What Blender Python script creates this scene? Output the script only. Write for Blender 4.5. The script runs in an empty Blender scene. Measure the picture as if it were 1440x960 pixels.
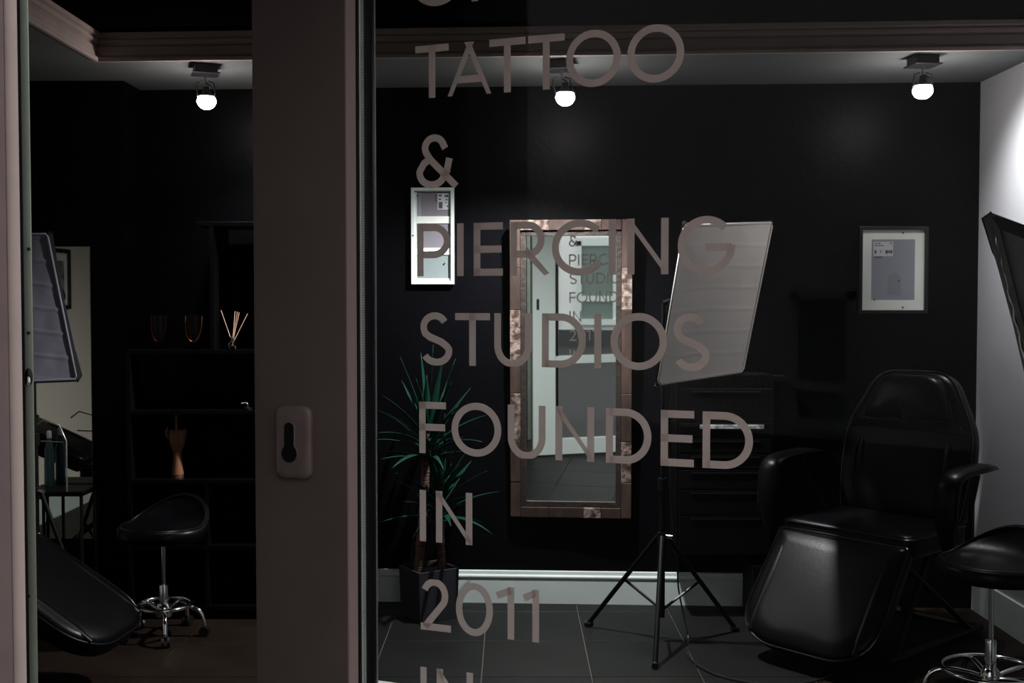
import bpy, bmesh, math, random
from mathutils import Vector, Matrix
random.seed(7)
C = bpy.context.scene.collection
PI = math.pi

# ------------------------------------------------------------------ camera
TH = math.atan(55/1600); CT, ST = math.cos(TH), math.sin(TH); EYE = 1.405
cam_d = bpy.data.cameras.new('camera'); cam = bpy.data.objects.new('camera', cam_d); C.objects.link(cam)
cam_d.sensor_width = 36; cam_d.lens = 40; cam_d.clip_start = .02
cam.location = (0, 0, EYE); cam.rotation_euler = (PI/2-TH, 0, 0)
bpy.context.scene.camera = cam
# ------------------------------------------------------------------ world: dull evening sky over the street
w = bpy.data.worlds.new('world'); bpy.context.scene.world = w; w.use_nodes = True
bg = w.node_tree.nodes['Background']; bg.inputs[0].default_value = (1.0, .965, .94, 1); bg.inputs[1].default_value = 1.5
# ------------------------------------------------------------------ exposure
vs = bpy.context.scene.view_settings
vs.view_transform = 'Standard'; vs.look = 'None'; vs.exposure = 0; vs.gamma = 1; vs.use_curve_mapping = False
# ------------------------------------------------------------------ lamp powers (the lamps are built with their fittings below)
BULB = 130.0                    # radiance of the glowing bulb faces
BEAMS = {0: (15, (.25, .10, -1), 130), 1: (260, (-.18, -.22, -1), 148), 2: (54, (.50, -.22, -.62), 140)}   # watts, aim, cone


def P(x, y, Y):
    """point at depth Y seen at photo pixel x, y"""
    u, v = (x-720)/1600, (480-y)/1600
    k = Y/(CT+v*ST)
    return Vector((u*k, Y, EYE+(-ST+v*CT)*k))


def PH(x, y, Z):
    u, v = (x-720)/1600, (480-y)/1600
    k = (Z-EYE)/(-ST+v*CT)
    return Vector((u*k, (CT+v*ST)*k, Z))


def wallY(X): return 5.29-.05*X
def edgeY(X): return 4.62-.06*X


# ------------------------------------------------------------------ materials
def lin(c): return tuple(((v/255/12.92) if v/255 < .04045 else ((v/255+.055)/1.055)**2.4) for v in c)


def mat(name, col, rough=.6, metal=0, noise=0, scale=8, bump=0, bscale=60, spec=.5, emit=None, estr=0, coat=0, col2=None, trans=0, stretch=None):
    m = bpy.data.materials.new(name); m.use_nodes = True
    nt = m.node_tree; b = nt.nodes['Principled BSDF']
    c = lin(col)+(1,)
    b.inputs['Base Color'].default_value = c
    b.inputs['Roughness'].default_value = rough; b.inputs['Metallic'].default_value = metal
    b.inputs['Specular IOR Level'].default_value = spec
    b.inputs['Coat Weight'].default_value = coat
    b.inputs['Transmission Weight'].default_value = trans
    tc = nt.nodes.new('ShaderNodeTexCoord'); src = tc.outputs['Object']
    if stretch:
        mp = nt.nodes.new('ShaderNodeMapping'); mp.inputs['Scale'].default_value = stretch
        nt.links.new(src, mp.inputs[0]); src = mp.outputs[0]
    if noise or col2:
        n = nt.nodes.new('ShaderNodeTexNoise'); n.inputs['Scale'].default_value = scale; n.inputs['Detail'].default_value = 6
        nt.links.new(src, n.inputs['Vector'])
        r = nt.nodes.new('ShaderNodeValToRGB'); nt.links.new(n.outputs[0], r.inputs[0])
        if col2:
            d = lin(col2)+(1,); r.color_ramp.elements[0].position = .40; r.color_ramp.elements[1].position = .62
            r.color_ramp.elements[0].color = c; r.color_ramp.elements[1].color = d
        else:
            r.color_ramp.elements[0].position = .3; r.color_ramp.elements[1].position = .7
            r.color_ramp.elements[0].color = tuple(v*(1-noise) for v in c[:3])+(1,)
            r.color_ramp.elements[1].color = tuple(min(1, v*(1+noise)) for v in c[:3])+(1,)
        nt.links.new(r.outputs[0], b.inputs['Base Color'])
    if bump:
        n2 = nt.nodes.new('ShaderNodeTexNoise'); n2.inputs['Scale'].default_value = bscale; n2.inputs['Detail'].default_value = 4
        nt.links.new(src, n2.inputs['Vector'])
        bp = nt.nodes.new('ShaderNodeBump'); bp.inputs['Strength'].default_value = bump; bp.inputs['Distance'].default_value = .01
        nt.links.new(n2.outputs[0], bp.inputs['Height']); nt.links.new(bp.outputs[0], b.inputs['Normal'])
    if emit:
        b.inputs['Emission Color'].default_value = lin(emit)+(1,); b.inputs['Emission Strength'].default_value = estr
    return m


def glass_mat(name, tint=(1, 1, 1), refl=.25, rough=0.0, scratch=False):
    m = bpy.data.materials.new(name); m.use_nodes = True; nt = m.node_tree; nt.nodes.clear()
    o = nt.nodes.new('ShaderNodeOutputMaterial'); mx = nt.nodes.new('ShaderNodeMixShader')
    t = nt.nodes.new('ShaderNodeBsdfTransparent'); g = nt.nodes.new('ShaderNodeBsdfGlossy'); f = nt.nodes.new('ShaderNodeFresnel')
    t.inputs[0].default_value = tint+(1,); g.inputs['Roughness'].default_value = rough
    mt = nt.nodes.new('ShaderNodeMath'); mt.operation = 'MULTIPLY'; mt.inputs[1].default_value = refl; f.inputs[0].default_value = 1.45
    nt.links.new(f.outputs[0], mt.inputs[0]); nt.links.new(mt.outputs[0], mx.inputs[0])
    nt.links.new(t.outputs[0], mx.inputs[1]); nt.links.new(g.outputs[0], mx.inputs[2]); nt.links.new(mx.outputs[0], o.inputs[0])
    return m


M = dict(
    black_wall=mat('black wall paint', (7, 7, 10), .42, bump=.12, bscale=35, noise=.15, scale=3, spec=.05),
    black_ceiling=mat('black ceiling paint', (7, 7, 10), 1.0, spec=0),
    white_wall=mat('white wall paint', (150, 150, 156), .75, bump=.05, bscale=120, spec=.2),
    soffit=mat('pale ceiling paint', (104, 107, 108), .85, spec=.1, noise=.05, scale=4),
    cornice=mat('cornice plaster', (158, 142, 137), .7, noise=.08, scale=6, spec=.2),
    baseboard=mat('pale satin baseboard', (196, 206, 204), .45, noise=.08, scale=5),
    facade=mat('facade render', (72, 62, 60), .85, noise=.15, scale=20, bump=.2),
    facade_in=mat('inner facade paint', (60, 64, 70), .8),
    grout=mat('floor grout', (66, 62, 58), .8),
    stile=mat('shaded brown grey door leaf finish', (80, 70, 67), .5, noise=.12, scale=5, bump=.03, bscale=200, spec=.25),  # missing side light put into the colour, darker than the frame
    door_white=mat('white inner door finish', (222, 228, 226), .45),
    bead=mat('side lit glazing bead finish', (146, 128, 126), .5, spec=.3),  # bead faces right, so side light is put into its paler colour
    frame_pink=mat('side lit door frame paint', (168, 153, 149), .6, noise=.07, scale=14),  # paler than the leaf: light from the right put into the colour
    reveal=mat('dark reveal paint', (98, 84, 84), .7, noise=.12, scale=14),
    frame_green=mat('frame rebate metal', (140, 152, 140), .35, metal=.6, noise=.1, scale=12),
    rubber=mat('black rubber', (10, 10, 12), .5),
    gasket=mat('gasket', (9, 9, 12), .35, spec=.3),
    spacer=mat('glazing spacer metal', (226, 228, 224), .40, metal=.5),
    line=mat('thin bead edge', (150, 150, 158), .4, metal=.5),
    plate=mat('lock escutcheon finish', (92, 79, 77), .42, noise=.1, scale=40, spec=.35),
    lock=mat('dark lock metal', (16, 16, 20), .35, metal=.5),
    vinyl=mat('frosted vinyl lettering', (156, 139, 134), .5, noise=.1, scale=18, spec=.3),
    chrome=mat('chrome', (235, 238, 240), .12, metal=1),
    dark_metal=mat('dark satin metal', (24, 24, 27), .35, metal=.6),
    black_satin=mat('black satin metal', (8, 8, 10), .4, spec=.25),
    silver=mat('brushed silver', (170, 172, 176), .3, metal=.9),
    leather=mat('black leather', (6, 6, 8), .33, bump=.035, bscale=70, spec=.12, noise=.15, scale=6),
    piping=mat('black piping', (16, 16, 19), .25, spec=.4),
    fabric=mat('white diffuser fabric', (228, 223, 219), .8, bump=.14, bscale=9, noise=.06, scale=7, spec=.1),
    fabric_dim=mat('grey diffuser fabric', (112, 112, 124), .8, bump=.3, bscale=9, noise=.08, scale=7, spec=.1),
    shell_lit=mat('black softbox fabric lit grey', (42, 42, 46), .5, bump=.6, bscale=10, spec=.3),  # black shell again, the light on it put into the greyer colour
    shell=mat('black softbox fabric', (18, 18, 21), .5, bump=.5, bscale=14, spec=.3),
    lining=mat('silver softbox lining', (200, 202, 204), .25, metal=.9, bump=.6, bscale=20),
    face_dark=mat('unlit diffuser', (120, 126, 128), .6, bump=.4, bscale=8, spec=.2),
    wood=mat('reclaimed brown wood', (46, 34, 31), .7, col2=(66, 50, 45), scale=14, bump=.4, bscale=40, spec=.25, stretch=(1, 1, .25)),
    wood_pale=mat('worn pale wood', (60, 46, 41), .7, col2=(132, 116, 108), scale=34, bump=.5, bscale=60, spec=.2),
    wood_dark=mat('dark inner wood', (36, 27, 24), .55, noise=.3, scale=25, bump=.3),
    mirror=mat('mirror silver', (236, 243, 240), .015, metal=1),
    mat_white=mat('white picture mat', (214, 218, 214), .6, noise=.03, scale=10),
    print_grey=mat('grey print paper', (134, 138, 148), .55, noise=.05, scale=6),
    print_mauve=mat('mauve grey print paper', (112, 108, 118), .55),
    print_green=mat('green grey print paper', (110, 120, 122), .55),
    sticker=mat('white sticker', (186, 188, 194), .5),
    ink=mat('grey ink', (70, 72, 80), .6),
    frame_black=mat('black picture frame', (13, 13, 16), .35),
    frame_white=mat('white picture frame', (196, 204, 204), .45),
    pot=mat('dark grey planter', (40, 40, 47), .55, noise=.08, scale=12, spec=.3),
    soil=mat('potting soil', (30, 24, 20), .95, noise=.4, scale=60, bump=.8),
    trunk=mat('yucca trunk bark', (80, 54, 44), .8, noise=.3, scale=40, bump=.8, bscale=40, stretch=(.4, .4, 3)),
    leaf=mat('dark green yucca leaf', (9, 46, 34), .5, noise=.3, scale=6, spec=.15),
    hand_wood=mat('pale jointed wood', (120, 80, 56), .5, noise=.12, scale=18, stretch=(1, 1, .3)),
    hand_base=mat('dark wooden base', (70, 40, 30), .45),
    copper=mat('copper', (196, 118, 84), .25, metal=1),
    reed=mat('reed sticks', (206, 172, 150), .7),
    clear=glass_mat('clear bottle glass', (.75, .78, .78), 1.0),
    oil=mat('amber liquid', (90, 70, 40), .2),
    chest=mat('black drawer chest', (5, 5, 6), .45, spec=.12),
    chest_hi=mat('black drawer front', (6, 6, 7), .4, spec=.15),
    shelfm=mat('black shelf board', (5, 5, 6), .35, spec=.15),
    teal=mat('teal plastic', (40, 66, 72), .35),
    bulb=mat('glowing bulb', (255, 255, 255), .5, emit=(255, 246, 240), estr=BULB),
    lampm=mat('lamp fitting metal', (52, 52, 54), .4, metal=.7),
    street=mat('street asphalt', (44, 44, 46), .85, noise=.1, scale=3),
    house=mat('pale house render', (238, 236, 240), .85, noise=.06, scale=1.5),
    house_win=mat('house window surround', (216, 222, 224), .5),
    house_pane=mat('dark house pane', (118, 130, 128), .3),
    roof=mat('slate roof', (60, 62, 66), .8),
    glass=glass_mat('door glass', (.97, .985, .98), .10),
    pglass=glass_mat('picture glass', (.98, .98, .98), .35),
)
def vinyl():
    m = M['vinyl']; nt = m.node_tree; b = nt.nodes['Principled BSDF']; o = nt.nodes['Material Output']
    t = nt.nodes.new('ShaderNodeBsdfTranslucent'); t.inputs[0].default_value = (.80, .78, .77, 1); x = nt.nodes.new('ShaderNodeMixShader'); x.inputs[0].default_value = .42
    nt.links.new(b.outputs[0], x.inputs[1]); nt.links.new(t.outputs[0], x.inputs[2]); nt.links.new(x.outputs[0], o.inputs[0])
vinyl()
tiles_m = [mat('floor tile grey %d' % i, c, 0.5, noise=.22, scale=5, bump=.06, bscale=25, spec=.14) for i, c in enumerate([(19, 19, 20), (17, 17, 18), (21, 21, 20)])]
M['tile_brown'] = mat('brown floor tile', (28, 21, 16), .5, noise=.25, scale=5, bump=.06, bscale=25, spec=.12)


# ------------------------------------------------------------------ mesh building
class MB:
    def __init__(s): s.v = []; s.f = []

    def add(s, vs, fs):
        o = len(s.v); s.v += [tuple(v) for v in vs]; s.f += [tuple(o+i for i in f) for f in fs]; return s

    def box(s, x0, x1, y0, y1, z0, z1, mx=None):
        v = [Vector((x, y, z)) for z in (z0, z1) for y in (y0, y1) for x in (x0, x1)]
        if mx: v = [mx @ p for p in v]
        return s.add(v, [(0, 2, 3, 1), (4, 5, 7, 6), (0, 1, 5, 4), (2, 6, 7, 3), (0, 4, 6, 2), (1, 3, 7, 5)])

    def prism(s, pts, d):
        """planar outline pts (3D) pushed by vector d"""
        n = len(pts); d = Vector(d); a = [Vector(p) for p in pts]
        return s.add(a+[p+d for p in a], [tuple(range(n)), tuple(range(2*n-1, n-1, -1))]+[(i, i+n, (i+1) % n+n, (i+1) % n) for i in range(n)])

    def ring(s, rings, cap=True, closed=False):
        n = len(rings[0]); vs = [p for r in rings for p in r]; fs = []
        m = len(rings)
        for i in range(m if closed else m-1):
            for j in range(n):
                a, b = i*n+j, i*n+(j+1) % n; c, d = ((i+1) % m)*n+(j+1) % n, ((i+1) % m)*n+j
                fs.append((a, b, c, d))
        if cap and not closed: fs += [tuple(range(n-1, -1, -1)), tuple(range((m-1)*n, m*n))]
        return s.add(vs, fs)

    def tube(s, pts, r, n=10, closed=False, flat=1, up=None):
        pts = [Vector(p) for p in pts]; k = len(pts); rr = r if isinstance(r, (list, tuple)) else [r]*k
        rings = []; pu = None
        for i, p in enumerate(pts):
            if closed: t = pts[(i+1) % k]-pts[i-1]
            else: t = pts[min(i+1, k-1)]-pts[max(i-1, 0)]
            t.normalize()
            u = pu if pu is not None else (Vector(up) if up else (Vector((0, 0, 1)) if abs(t.z) < .9 else Vector((1, 0, 0))))
            u = (u-t*u.dot(t)).normalized(); pu = u; q = t.cross(u)
            rings.append([p+(u*math.cos(2*PI*j/n)*flat+q*math.sin(2*PI*j/n))*rr[i] for j in range(n)])
        return s.ring(rings, closed=closed)

    def lathe(s, prof, n=24, o=(0, 0, 0), sx=1, sy=1, mx=None):
        o = Vector(o); rings = []
        for r, z in prof:
            q = [Vector((math.cos(2*PI*j/n)*r*sx, math.sin(2*PI*j/n)*r*sy, z)) for j in range(n)]
            if mx: q = [mx @ p for p in q]
            rings.append([p+o for p in q])
        return s.ring(rings)

    def build(s, name, m, parent=None, smooth=False, bevel=0, seg=2, sub=0, label=None, kind=None, mods=None):
        me = bpy.data.meshes.new(name); me.from_pydata(s.v, [], s.f)
        bm = bmesh.new(); bm.from_mesh(me); bmesh.ops.recalc_face_normals(bm, faces=bm.faces)
        if bevel:
            ed = [e for e in bm.edges if len(e.link_faces) == 2 and e.calc_face_angle(0) > .6]
            bmesh.ops.bevel(bm, geom=ed, offset=bevel, segments=seg, affect='EDGES', profile=.5)
        if smooth:
            for f in bm.faces: f.smooth = True
            for e in bm.edges:
                if len(e.link_faces) == 2 and e.calc_face_angle(0) > .9: e.smooth = False
        bm.to_mesh(me); bm.free()
        me.materials.append(M[m] if isinstance(m, str) else m)
        o = bpy.data.objects.new(name, me); C.objects.link(o)
        if parent: o.parent = parent
        if label: o['label'] = label
        if kind: o['kind'] = kind
        if sub:
            md = o.modifiers.new('sub', 'SUBSURF'); md.levels = md.render_levels = sub
        return o


def thing(name, label, cat, loc=(0, 0, 0), rz=0, group=None):
    o = bpy.data.objects.new(name, None); C.objects.link(o); o.location = loc; o.rotation_euler = (0, 0, rz)
    o.empty_display_size = .1; o['label'] = label; o['category'] = cat
    if group: o['group'] = group
    return o


def structE(name, loc=(0, 0, 0), rz=0):
    o = bpy.data.objects.new(name, None); C.objects.link(o); o.location = loc; o.rotation_euler = (0, 0, rz)
    o.empty_display_size = .1; o['kind'] = 'structure'; return o


def tag(o, label, cat, group=None):
    o['label'] = label; o['category'] = cat
    if group: o['group'] = group
    return o


def copy_tree(o, parent=None):
    c = o.copy(); C.objects.link(c); c.parent = parent
    for ch in list(o.children): copy_tree(ch, c)
    return c


def box(*a): return MB().box(*a)


S = 'structure'
def XJ(px, Y): return (px-720)/1600*Y
# ================================================================== THE SETTING
# ---- floor: sub-floor slab and square tiles
fl = box(-3.1, 2.3, 1.12, 5.5, -.12, -.006).build('floor', 'grout', kind=S)
G = .4145; X0 = .2998; R0 = 4.68; RS = .45; gap = .0025
tm = {}
for i in range(-8, 5):
    for j in range(-8, 2):
        xa, xb = max(X0+i*G, -3.0)+gap, min(X0+(i+1)*G, 2.14)-gap
        ya, yb = max(R0+j*RS, 1.2)+gap, min(R0+(j+1)*RS, 5.42)-gap
        if xb-xa < .03 or yb-ya < .03: continue
        m = tiles_m[(i*3+j*5+i*j) % 3]
        if i <= -4 or i >= 2: m = M['tile_brown']
        key = (round(xb-xa, 3), round(yb-ya, 3), m.name)
        if key in tm: o = bpy.data.objects.new('tile', tm[key]); C.objects.link(o); o.parent = fl
        else:
            o = box(0, xb-xa, 0, yb-ya, -.012, 0).build('tile', m, fl, bevel=.0012, seg=1); tm[key] = o.data
        o.location = (xa, ya, 0)
# ---- walls
box(-2.9, 2.12, 0, .2, 0, 2.9)
wb = MB().prism([(-1.75, wallY(-1.75), -.1), (2.125, wallY(2.125), -.1), (2.125, 5.6, -.1), (-1.75, 5.6, -.1)], (0, 0, 3.0)).build('wall_back', 'black_wall', kind=S)
box(-3.0, -1.745, 5.15, 5.55, -.1, 2.9).build('wall_back_left', 'black_wall', kind=S)
box(2.12, 2.3, 1.5, 5.5, -.1, 2.9).build('wall_right', 'white_wall', kind=S)
box(-3.2, -3.0, 1.1, 5.5, -.1, 2.9).build('wall_left', mat('warm white wall paint', (212, 204, 192), .8, spec=.1), kind=S)
# facade wall: slightly turned, the door opening between the jamb and the hinge side
A0, A1 = Vector((-.545, 1.19)), Vector((.93, 1.47))      # jamb corner, hinge corner
dA = (A1-A0).normalized(); nA = Vector((-dA.y, dA.x))
def wallpiece(a, b, t, z0, z1, out=0):
    a, b = Vector(a), Vector(b); n = Vector((-(b-a).normalized().y, (b-a).normalized().x))
    a, b = a+n*out, b+n*out
    return MB().prism([(*a, z0), (*b, z0), (*(b+n*t), z0), (*(a+n*t), z0)], (0, 0, z1-z0))
wallpiece((-3.2, .80), (XJ(8, 1.17), 1.172), .05, -.1, 3.0).build('wall_front_left', 'facade', kind=S)
wallpiece(A1+dA*.03, (2.3, 1.66), .16, -.1, 3.0).build('wall_front_right', 'facade', kind=S)
wallpiece(A0, A1+dA*.03, .16, 2.16, 3.0).build('wall_front_lintel', 'facade', kind=S)
# ---- ceiling: dark raised field, pale lowered band along the back and the left
box(-3.1, 2.2, .8, 5.5, 2.507, 2.85).build('ceiling', 'black_ceiling', kind=S)
XL = -1.715
pts = [(-3.0, 1.25), (XL, 1.25), (XL, edgeY(XL)), (2.12, edgeY(2.12)), (2.12, 5.3), (-3.0, 5.6)]
MB().prism([(x, y, 2.40) for x, y in pts], (0, 0, .106)).build('ceiling_band', 'soffit', kind=S)
# cornice: stepped moulding profile (out from the band face, height)
prof = [(0, 2.392), (.016, 2.392), (.020, 2.402), (.020, 2.408), (.008, 2.410), (.008, 2.414), (.012, 2.420), (.012, 2.452), (.006, 2.458), (.006, 2.463), (.020, 2.468), (.022, 2.478),
        (.016, 2.482), (.016, 2.486), (.030, 2.490), (.032, 2.506), (0, 2.506)]
def cornice(path_fn, name):
    mb = MB(); mb.ring([path_fn(0), path_fn(1)]); return mb.build(name, 'cornice', kind=S)
sl = -.06
def back_run(e):
    if e == 0: return [Vector((XL+d, edgeY(XL+d)-d, z)) for d, z in prof]
    return [Vector((2.119, edgeY(2.119)-d, z)) for d, z in prof]
cornice(back_run, 'trim_1')
cornice(lambda e: [Vector((XL+d, (edgeY(XL+d)-d) if e == 0 else 1.26, z)) for d, z in prof], 'trim_2')
# ---- baseboards
def skirting(name, xa, xb):
    p = [(.0, 0), (.016, 0), (.016, .118), (.020, .122), (.020, .128), (.014, .136), (.012, .150), (0, .152)]
    mb = MB(); mb.ring([[Vector((x, wallY(x)-d, z)) for d, z in p] for x in (xa, xb)])
    return mb.build(name, 'baseboard', kind=S)
skirting('baseboard_back', -.92, P(1043, 850, wallY(1.06)).x)
for nm, x in (('baseboard_left', -3.0),):
    box(x, x+.015, 1.3, 5.14, 0, .15).build(nm, 'baseboard', kind=S)
box(2.105, 2.12, 1.72, 5.17, 0, .15).build('baseboard_right', 'baseboard', kind=S)

# ---- door frame jamb at the left (trim_3) with the strike hole
jb = structE('trim_3', (-.54, 1.2, 0))
def jpart(name, m, x0, x1, y0, y1, z0=0, z1=2.15, lab=None, bev=0):
    q0, q1 = (x0/y0)*y1-.004, (x1/y0)*y1-.0015           # splayed: the sides recede behind the front edge
    c = [(x0+.54, y0-1.2, z0), (x1+.54, y0-1.2, z0), (q1+.54, y1-1.2, z0), (q0+.54, y1-1.2, z0)]
    return MB().prism(c, (0, 0, z1-z0)).build(name, m, jb, bevel=bev, label=lab)
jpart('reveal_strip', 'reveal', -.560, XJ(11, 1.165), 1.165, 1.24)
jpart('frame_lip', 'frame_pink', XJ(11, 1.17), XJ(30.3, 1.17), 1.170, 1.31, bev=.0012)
jpart('gasket', 'gasket', XJ(29, 1.18), XJ(34.2, 1.18), 1.180, 1.31)
jpart('rebate', 'frame_green', XJ(33.5, 1.185), XJ(46.3, 1.185), 1.185, 1.32, bev=.001)
hz = P(40, 530, 1.184)
sp = MB().lathe([(.0002, -.001), (.0058, -.001), (.0058, 0), (.0046, .0012), (.0002, .0012)], 20, mx=Matrix.Rotation(PI/2, 4, 'X')).build('strike_plate', 'dark_metal', jb, smooth=True)
sp.location = (hz.x+.54, hz.y-1.2, hz.z); sp.scale = (.7, 1, 1.6)
sp2 = MB().lathe([(.0002, -.001), (.0030, -.001), (.0030, .001), (.0002, .0016)], 16, mx=Matrix.Rotation(PI/2, 4, 'X')).build('latch_pin', 'chrome', sp, smooth=True)
sp2.location = (.001, -.001, -.0025)
for k, (py, nm) in enumerate(((350, 'screw'), (468, 'screw'), (838, 'screw'))):
    q = P(40, py, 1.184)
    MB().lathe([(.0002, 0), (.0018, 0), (.0016, .0006), (.0002, .0008)], 10, o=(q.x+.54, q.y-1.2, q.z), mx=Matrix.Rotation(PI/2, 4, 'X')).build(nm, 'dark_metal', jb)

# ---- the open glazed door leaf, turned 21 degrees into the room
TT = .385; PHI = math.atan(TT); Z0D = 1.78
def DU(x, y, d=0):
    """door-plane coordinates (along, height) of a photo pixel; d = distance in front of the glass"""
    u, v = (x-720)/1600, (480-y)/1600; a = CT+v*ST; z0 = Z0D-d/math.cos(PHI)
    k = z0/(a+TT*u); X, Y = u*k, a*k
    # local frame: origin (0, Z0D), along (cos,-sin), out towards the street (-sin,-cos)
    return (X*math.cos(PHI)-(Y-Z0D)*math.sin(PHI), EYE+(-ST+v*CT)*k)
door = structE('door_1', (0, Z0D, 0), -PHI)
FD = .028                              # face of the leaf in front of the glass
s0 = DU(357, 480, FD)[0]; s1 = DU(487.5, 480, FD)[0]; s1b = DU(501.5, 480, .004)[0]
sL, sR = s1b, .80; sE = .955
zt, zb = 2.02, .13
BK = -.042                             # back face
def leafbox(name, x0, x1, z0, z1, par=door):
    o = box(x0, x1, -FD, .0, z0, z1).build(name, 'stile', par, bevel=.002)
    i = box(x0+.001, x1-.001, .0, -BK, z0+.001, z1-.001).build(name+'_inner_face', 'door_white', o, bevel=.002, label='white inner face of the door '+name.replace('_', ' '))
    return o
lock_stile = leafbox('lock_stile', s0, s1, .01, 2.14)
leafbox('hinge_stile', sR+.012, sE, .01, 2.14)
leafbox('bottom_rail', s1+.0005, sR+.0115, .01, zb)
leafbox('middle_rail', s1+.0005, sR+.0115, .705, .765)
leafbox('top_rail', s1+.0005, sR+.0115, zt, 2.14)
# glazing beads: sloped strips facing the glass
MB().prism([(s1, -FD, .128), (s1+.003, -FD, .128), (s1b, -.004, .128), (s1b, 0, .128), (s1, 0, .128)], (0, 0, 1.895)).build('glazing_bead', 'bead', door)
MB().prism([(sR+.012, -FD, .128), (sR+.009, -FD, .128), (sR, -.004, .128), (sR, 0, .128), (sR+.012, 0, .128)], (0, 0, 1.895)).build('glazing_bead', 'bead', door)
# gasket line, spacer with punched dots, inner gasket, thin bright inner edge
sp0 = DU(505.5, 480)[0]
box(s1b, sp0, -.0035, .02, .13, 2.02).build('gasket', 'gasket', door)
spo = box(sp0, sp0+.0014, .003, .0165, .13, 2.02).build('glazing_spacer', 'spacer', door, bevel=.0003)
db = MB()
for k in range(300):
    z = .74+k*.0042
    db.box(sp0+.0012, sp0+.0018, .0080, .0095, z, z+.0016)
    db.box(sp0+.0012, sp0+.0018, .0125, .0138, z, z+.0016)
db.build('spacer_perforations', 'gasket', spo, kind='stuff')
def DB(x, d): return DU(x, 480, d)[0]
MB().prism([(sp0+.0005, .0168, .13), (DB(525, -.018), .018, .13), (DB(527.4, -.024), .0265, .13), (sp0+.0005, .0265, .13)], (0, 0, 1.89)).build('inner_gasket', 'gasket', door)
box(DB(527.8, -.023), DB(529.3, -.023), .0225, .0245, .13, 2.02).build('inner_bead_edge', 'line', door)
glass = box(sp0-.002, sR, -.0005, .0025, .125, 2.025).build('glass_pane', 'glass', door, label='clear outer pane carrying the lettering')
# lock escutcheon on the stile
pa, pb = DU(388, 620, FD+.006), DU(437, 620, FD+.006)
zt_, zb_ = DU(412, 570, FD+.006)[1], DU(412, 673, FD+.006)[1]
cx, cz, hw, hh = (pa[0]+pb[0])/2, (zt_+zb_)/2, (pb[0]-pa[0])/2, (zt_-zb_)/2
def rrect(hw, hh, r, n=6, bow=0):
    o = []
    for (sx, sz, a0) in ((1, 1, 0), (-1, 1, 90), (-1, -1, 180), (1, -1, 270)):
        for k in range(n+1):
            a = math.radians(a0+90*k/n); o.append((sx*(hw-r)+r*math.cos(a), sz*(hh-r)+r*math.sin(a)))
    return o
mb = MB(); rings = []
for g, y in ((0, 0), (0, -.005), (.0012, -.0075), (.003, -.009), (.010, -.0105)):
    rings.append([Vector((cx+x, -FD+y, cz+z)) for x, z in rrect(hw-g, hh-g, .014-g*.6)])
mb.ring(rings); esc = mb.build('escutcheon', 'plate', door, smooth=True, label='rounded brown grey lock plate with keyhole')
# keyhole: euro profile standing in the plate
kt, kb = DU(406, 594, FD+.012), DU(406, 636, FD+.012)
kx = kt[0]; r1, r2 = .0090, .0148; zc1 = kt[1]-r1; zc2 = kb[1]-.002
def keyout(g=0):
    o = []
    for k in range(13):
        a = math.radians(0+180*k/12); o.append((kx+(r1+g)*math.cos(a), zc1+(r1+g)*math.sin(a)))
    a1 = math.degrees(math.asin(min(1, r1/r2)))
    for k in range(21):
        a = math.radians(90+a1+(360-2*a1)*k/20); o.append((kx+(r2+g)*math.cos(a), zc2+(r2+g)*math.sin(a)))
    return o
MB().ring([[Vector((x, -FD-.0100, z)) for x, z in keyout(.0022)], [Vector((x, -FD-.0118, z)) for x, z in keyout(.0012)], [Vector((x, -FD-.0118, z)) for x, z in keyout(.0004)]]).build('keyhole_collar', 'plate', esc, smooth=True)
MB().prism([(x, -FD-.0100, z) for x, z in keyout()], (0, -.0020, 0)).build('lock_cylinder', 'lock', esc)
MB().box(kx-.0012, kx+.0012, -FD-.0130, -FD-.0118, zc1-.010, zc1+.003).build('key_slot', 'dark_metal', esc)
ib = box(-.30+.0, -.28, -BK, -BK+.012, 1.12, 1.20).build('inner_lock_plate', 'lampm', door, bevel=.003)
ib.location.x = s0+.30+.03

# ---- vinyl lettering on the pane: geometric sans strokes, one mesh per letter
CAP = .0835; SW = .0112
def arc(cx, cy, rx, ry, a0, a1, n=24): return [(cx+rx*math.cos(math.radians(a0+(a1-a0)*k/n)), cy+ry*math.sin(math.radians(a0+(a1-a0)*k/n))) for k in range(n+1)]
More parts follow.
